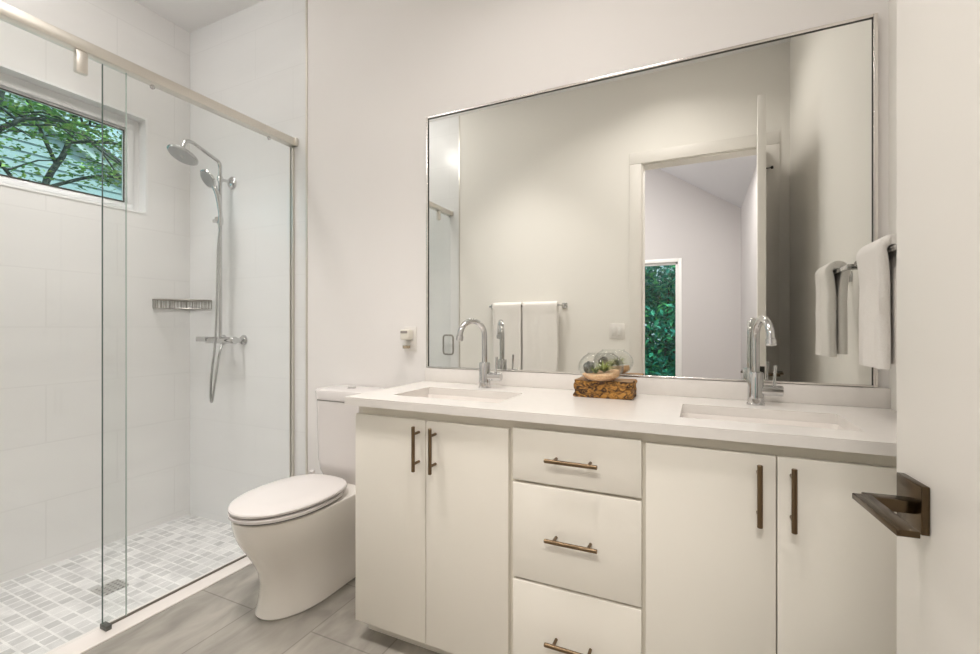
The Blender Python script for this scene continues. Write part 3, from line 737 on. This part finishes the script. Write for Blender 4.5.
def towel_bar(label, p0, p1, out, stand, flat=False):
    p0, p1, O = Vector(p0), Vector(p1), Vector(out)
    r = thing('towel_bar', label, 'towel bar', (p0 + p1) / 2 - O * stand)
    d = (p1 - p0).normalized()
    b_ = B(); ext = .012
    a, c_ = p0 - d * ext, p1 + d * ext
    lo_ = [min(a[i], c_[i]) for i in range(3)]; hi_ = [max(a[i], c_[i]) for i in range(3)]
    for i in range(3):
        if hi_[i] - lo_[i] < .02: lo_[i] -= .007; hi_[i] += .007
    b_.box(lo_[0], hi_[0], lo_[1], hi_[1], lo_[2], hi_[2], .002).build('bar', CHROME, r)
    for p in (p0, p1):
        q = p - O * (stand - .0005); b_ = B()
        def bx_(a, c_, hw):
            l2 = [min(a[i], c_[i]) for i in range(3)]; h2 = [max(a[i], c_[i]) for i in range(3)]
            for i in range(3):
                if abs(O[i]) < .5: l2[i] = a[i] - hw; h2[i] = a[i] + hw
            b_.box(l2[0], h2[0], l2[1], h2[1], l2[2], h2[2], .0015)
        bx_(p + O * .004, q, .009); bx_(q + O * .010, q, .021)
        b_.build('post', CHROME, r)
    return r
towel_bar('short square chrome towel bar on the wall next to the mirror', (.446, 1.400, 1.348), (.446, 1.755, 1.348), (-1, 0, 0), XR - .446)
towel('hand_towel', 'small white hand towel on the short bar beside the mirror', (.446, 1.548, 1.348), (0, 1, 0), (-1, 0, 0), .170, .305, .295, .0125, .026, 2.0, taper=.10)
towel_bar('long square chrome towel bar on the wall facing the mirror', (-1.610, .130, 1.323), (-.985, .130, 1.323), (0, 1, 0), .130 - YF)
towel('bath_towel', 'long white bath towel on the far bar, the one nearer the shower', (-1.455, .130, 1.323), (1, 0, 0), (0, 1, 0), .255, .62, .58, .0125, .020, 5.0, 'bath towels on the long bar')
towel('bath_towel', 'long white bath towel on the far bar, the one nearer the doorway', (-1.168, .130, 1.323), (1, 0, 0), (0, 1, 0), .290, .62, .58, .0125, .020, 9.0, 'bath towels on the long bar')

# light switch
sx, sz_ = -.575, 1.118
sw = thing('light_switch', 'white double light switch plate beside the doorway', 'switch', (sx, YF, sz_))
B().box(sx - .058, sx + .058, YF + .0003, YF + .006, sz_ - .058, sz_ + .058, .002).build('switch_plate', WHITEP, sw)
for dx in (-.023, .023): B().box(sx + dx - .0165, sx + dx + .0165, YF + .006, YF + .010, sz_ - .033, sz_ + .033, .0012).build('rocker', mat('rocker_plastic', (.80, .78, .74), .3), sw)

# ------------------------------------------------------------------ the open door (local: x from hinge to free edge, +y = room face)
hf, ff = Vector((.349, .082)), Vector((.273, .891))
dv = ff - hf; DL = dv.length; ang = math.atan2(dv.y, dv.x)
do = bpy.data.objects.new('door_1', None); COL.objects.link(do); do.location = (hf.x, hf.y, 0); do.rotation_euler = (0, 0, ang); do.empty_display_size = .05
do['label'] = 'white door standing open with dark bronze lever handle'; do['kind'] = 'structure'
DOORP = mat('white_door_paint', (.89, .86, .81), .4)
B().box(0, DL, -.038, 0, .008, 2.358, .002).build('door_leaf', DOORP, do, local=True)
def lever(side):
    rx, rz = DL - .058, .901; s = 1 if side > 0 else -1; y0 = 0 if side > 0 else -.038
    def Y(a, b_): return (y0 + a, y0 + b_) if s > 0 else (y0 - b_, y0 - a)
    b_ = B(); ya, yb = Y(.0003, .010); b_.box(rx - .033, rx + .033, ya, yb, rz - .033, rz + .033, .0012)
    ro = b_.build('lever_handle', LEVERM, do, local=True)
    b_ = B(); ya, yb = Y(.010, .064); b_.box(rx - .019, rx + .003, ya, yb, rz - .010, rz + .0075, .0012); b_.build('neck', LEVERM, ro, local=True)
    b_ = B(); ya, yb = Y(.056, .079); b_.box(rx - .135, rx - .008, ya, yb, rz, rz + .0082, .0012); b_.build('lever', LEVERM, ro, local=True)
lever(1); lever(-1)
B().box(DL - .0003, DL + .001, -.032, -.006, .88, .946).box(DL, DL + .008, -.026, -.012, .905, .922, .002).build('latch', BLACKM, do, local=True)
for i, z in enumerate((.25, 1.22, 2.17)):
    hg = B().cyl((-.004, -.044, z - .045), (-.004, -.044, z + .045), .0065, 12).box(-.004, .03, -.0395, -.038, z - .044, z + .044).build('hinge', BLACKM, do, local=True)
    if i == 2:
        B().cyl((-.004, -.044, z + .045), (.012, -.082, z + .040), .004, 10).cyl((.012, -.082, z + .040), (.015, -.094, z + .040), .010, 12).build('hinge_stop', BLACKM, hg, local=True)

# ------------------------------------------------------------------ outdoors
structure(B().box(-30, 20, -25, 25, -.6, -.3).build('ground', GROUND, smooth=False))
# neighbour house with lap siding
hx = -7.6
nh = thing('neighbour_house', 'pale blue house with lap siding outside the shower window', 'house', (hx - 2, 1.5, -.3))
pk_y, pk_z, sl_ = 2.35, 4.05, .52
sd_ = B()
def rake(y): return pk_z - abs(y - pk_y) * sl_
zz = -.3; lap = .125
while zz < pk_z - .05:
    z1 = min(zz + lap, pk_z - .03)
    hw0 = 5.0; a0, a1 = -3.5, 6.4
    zt_ = z1
    half = (pk_z - zt_) / sl_
    y0, y1 = max(a0, pk_y - half), min(a1, pk_y + half)
    sd_.rings([[(hx, y0, zz), (hx, y1, zz), (hx + .022, y1, zz), (hx + .022, y0, zz)], [(hx, y0, z1), (hx, y1, z1), (hx + .004, y1, z1), (hx + .004, y0, z1)]])
    zz += lap
sd_.build('siding', SIDING, nh, smooth=False)
tr = B()
for sgn, ye in ((-1, -3.6), (1, 6.5)):
    tr.rings([[(hx - .01, pk_y, pk_z - .10), (hx - .01, ye, rake(ye) - .10), (hx - .01, ye, rake(ye) + .06), (hx - .01, pk_y, pk_z + .06)], [(hx + .10, pk_y, pk_z - .10), (hx + .10, ye, rake(ye) - .10), (hx + .10, ye, rake(ye) + .06), (hx + .10, pk_y, pk_z + .06)]])
tr.build('rake_board', mat('white_exterior_trim', (.75, .80, .80), .5), nh, smooth=False)
rf = B()
for sgn, ye in ((-1, -3.7), (1, 6.6)):
    rf.rings([[(hx - 4, pk_y, pk_z + .06), (hx - 4, ye, rake(ye) + .06), (hx - 4, ye, rake(ye) + .12), (hx - 4, pk_y, pk_z + .12)], [(hx + .16, pk_y, pk_z + .06), (hx + .16, ye, rake(ye) + .06), (hx + .16, ye, rake(ye) + .12), (hx + .16, pk_y, pk_z + .12)]])
rf.build('roof', ROOFM, nh, smooth=False)

def leaf_cloud(b_, centers, n, size, rnd, flat=.35, asp=.5):
    """centers: (pos, radii)"""
    for i in range(n):
        c_, rad = rnd.choice(centers)
        while True:
            d = Vector((rnd.uniform(-1, 1), rnd.uniform(-1, 1), rnd.uniform(-1, 1)))
            if d.length <= 1: break
        p = Vector(c_) + Vector((d.x * rad[0], d.y * rad[1], d.z * rad[2]))
        t = Vector((rnd.gauss(0, 1), rnd.gauss(0, 1), rnd.gauss(0, flat))).normalized()
        nrm = Vector((rnd.gauss(0, .5), rnd.gauss(0, .5), 1)).normalized()
        s_ = t.cross(nrm).normalized(); l_ = size * rnd.uniform(.6, 1.2); w_ = l_ * asp; up = s_.cross(t) * (.12 * l_)
        v = [b_.bm.verts.new(q) for q in (p - t * l_ * .5, p + s_ * w_ * .5 + up - t * l_ * .05, p + t * l_ * .5, p - s_ * w_ * .5 + up - t * l_ * .05)]
        b_.bm.faces.new((v[0], v[1], v[2])); b_.bm.faces.new((v[0], v[2], v[3]))
def make_tree(label, base, path, limbs, nl, seed, size=.048):
    rnd = random.Random(seed)
    r = thing('maple_tree', label, 'tree', base, 0, 'trees outside the shower window')
    tk = B(); pts = smooth_path([Vector(p) for p in path], 5)
    tk.tube(pts, [.032 - .02 * i / len(pts) for i in range(len(pts))], 10); tk.build('trunk', BARKT, r)
    br = B(); cs = []
    for lp in limbs:
        lp = smooth_path([Vector(p) for p in lp], 5)
        br.tube(lp, [.016 - .012 * i / len(lp) for i in range(len(lp))], 7)
        for k in range(3, len(lp)):
            q = lp[k]
            if rnd.random() < .75:
                e = q + Vector((rnd.uniform(-.15, .15), rnd.uniform(-.45, .45), rnd.uniform(-.12, .28)))
                br.tube([q, q.lerp(e, .5) + Vector((0, 0, .04)), e], [.008, .006, .003], 5)
                cs.append((e, (.2, .28, .06)))
            cs.append((q, (.22, .26, .06)))
    br.build('branches', BARKT, r)
    lf = B(); leaf_cloud(lf, cs, nl, size, rnd, .25, .6); lf.build('foliage', LEAF_T, r, smooth=False)
make_tree('slim green leafed tree leaning across the shower window', (-4.7, 1.62, -.3),
          [(-4.7, 1.62, -.3), (-4.7, 1.66, 1.2), (-4.75, 1.76, 2.2), (-4.78, 1.92, 2.62), (-4.8, 2.0, 3.0), (-4.85, 2.06, 3.6)],
          [[(-4.72, 1.72, 2.05), (-4.75, 1.50, 2.40), (-4.7, 1.2, 2.62), (-4.7, .8, 2.75)],
           [(-4.78, 1.86, 2.48), (-4.8, 1.72, 2.85), (-4.85, 1.62, 3.2), (-4.9, 1.4, 3.4)],
           [(-4.78, 1.95, 2.7), (-4.75, 2.3, 2.80), (-4.75, 2.65, 2.74), (-4.75, 3.0, 2.64), (-4.75, 3.25, 2.47)],
           [(-4.8, 2.0, 3.0), (-4.8, 2.3, 3.15), (-4.8, 2.65, 3.2)],
           [(-4.75, 1.76, 2.25), (-4.75, 2.12, 2.46), (-4.75, 2.4, 2.49), (-4.75, 2.65, 2.44)],
           [(-4.85, 2.02, 3.3), (-4.9, 1.7, 3.4), (-5.0, 1.3, 3.3)]], 4600, 4)
make_tree('darker trunked green tree at the far end of the shower window', (-3.600, 0.864, -0.300),
          [(-3.600, 0.864, -0.300), (-3.600, 0.896, 1.190), (-3.616, 1.056, 1.910), (-3.640, 1.136, 2.310), (-3.680, 1.248, 2.870)],
          [[(-3.640, 1.120, 2.230), (-3.680, 1.296, 2.406), (-3.760, 1.560, 2.502), (-3.840, 1.760, 2.566)],
           [(-3.640, 1.104, 2.190), (-3.600, 0.880, 2.390), (-3.600, 0.640, 2.470)],
           [(-3.664, 1.200, 2.550), (-3.680, 1.440, 2.710), (-3.680, 1.680, 2.710)]], 1500, 11, .038)
# shrubs outside the bedroom glass door
for i, (x, y, rx, hgt, lab) in enumerate(((-.55, -4.15, .75, 2.7, 'dense dark green shrub outside the bedroom glass door'), (-2.34, -4.3, .75, 2.5, 'broad dark shrub further along outside the bedroom glass door'))):
    rnd = random.Random(20 + i); r = thing('garden_shrub', lab, 'shrub', (x, y, -.3), 0, 'shrubs outside the bedroom')
    sb_ = B()
    for k in range(5):
        a = 2 * pi * k / 5; sb_.tube([(x, y, -.3), (x + .15 * cos(a), y + .1 * sin(a), .6), (x + .4 * cos(a), y + .25 * sin(a), hgt * .7)], [.03, .02, .008], 7)
    sb_.build('stems', BARKT, r)
    cs = [((x + rnd.uniform(-rx, rx) * .6, y + rnd.uniform(-.25, .25), rnd.uniform(.05, hgt - .3)), (.42, .32, .34)) for _ in range(34)]
    lf = B(); leaf_cloud(lf, cs, 9500, .14, rnd, .6, .45); lf.build('foliage', LEAF_S, r, smooth=False)
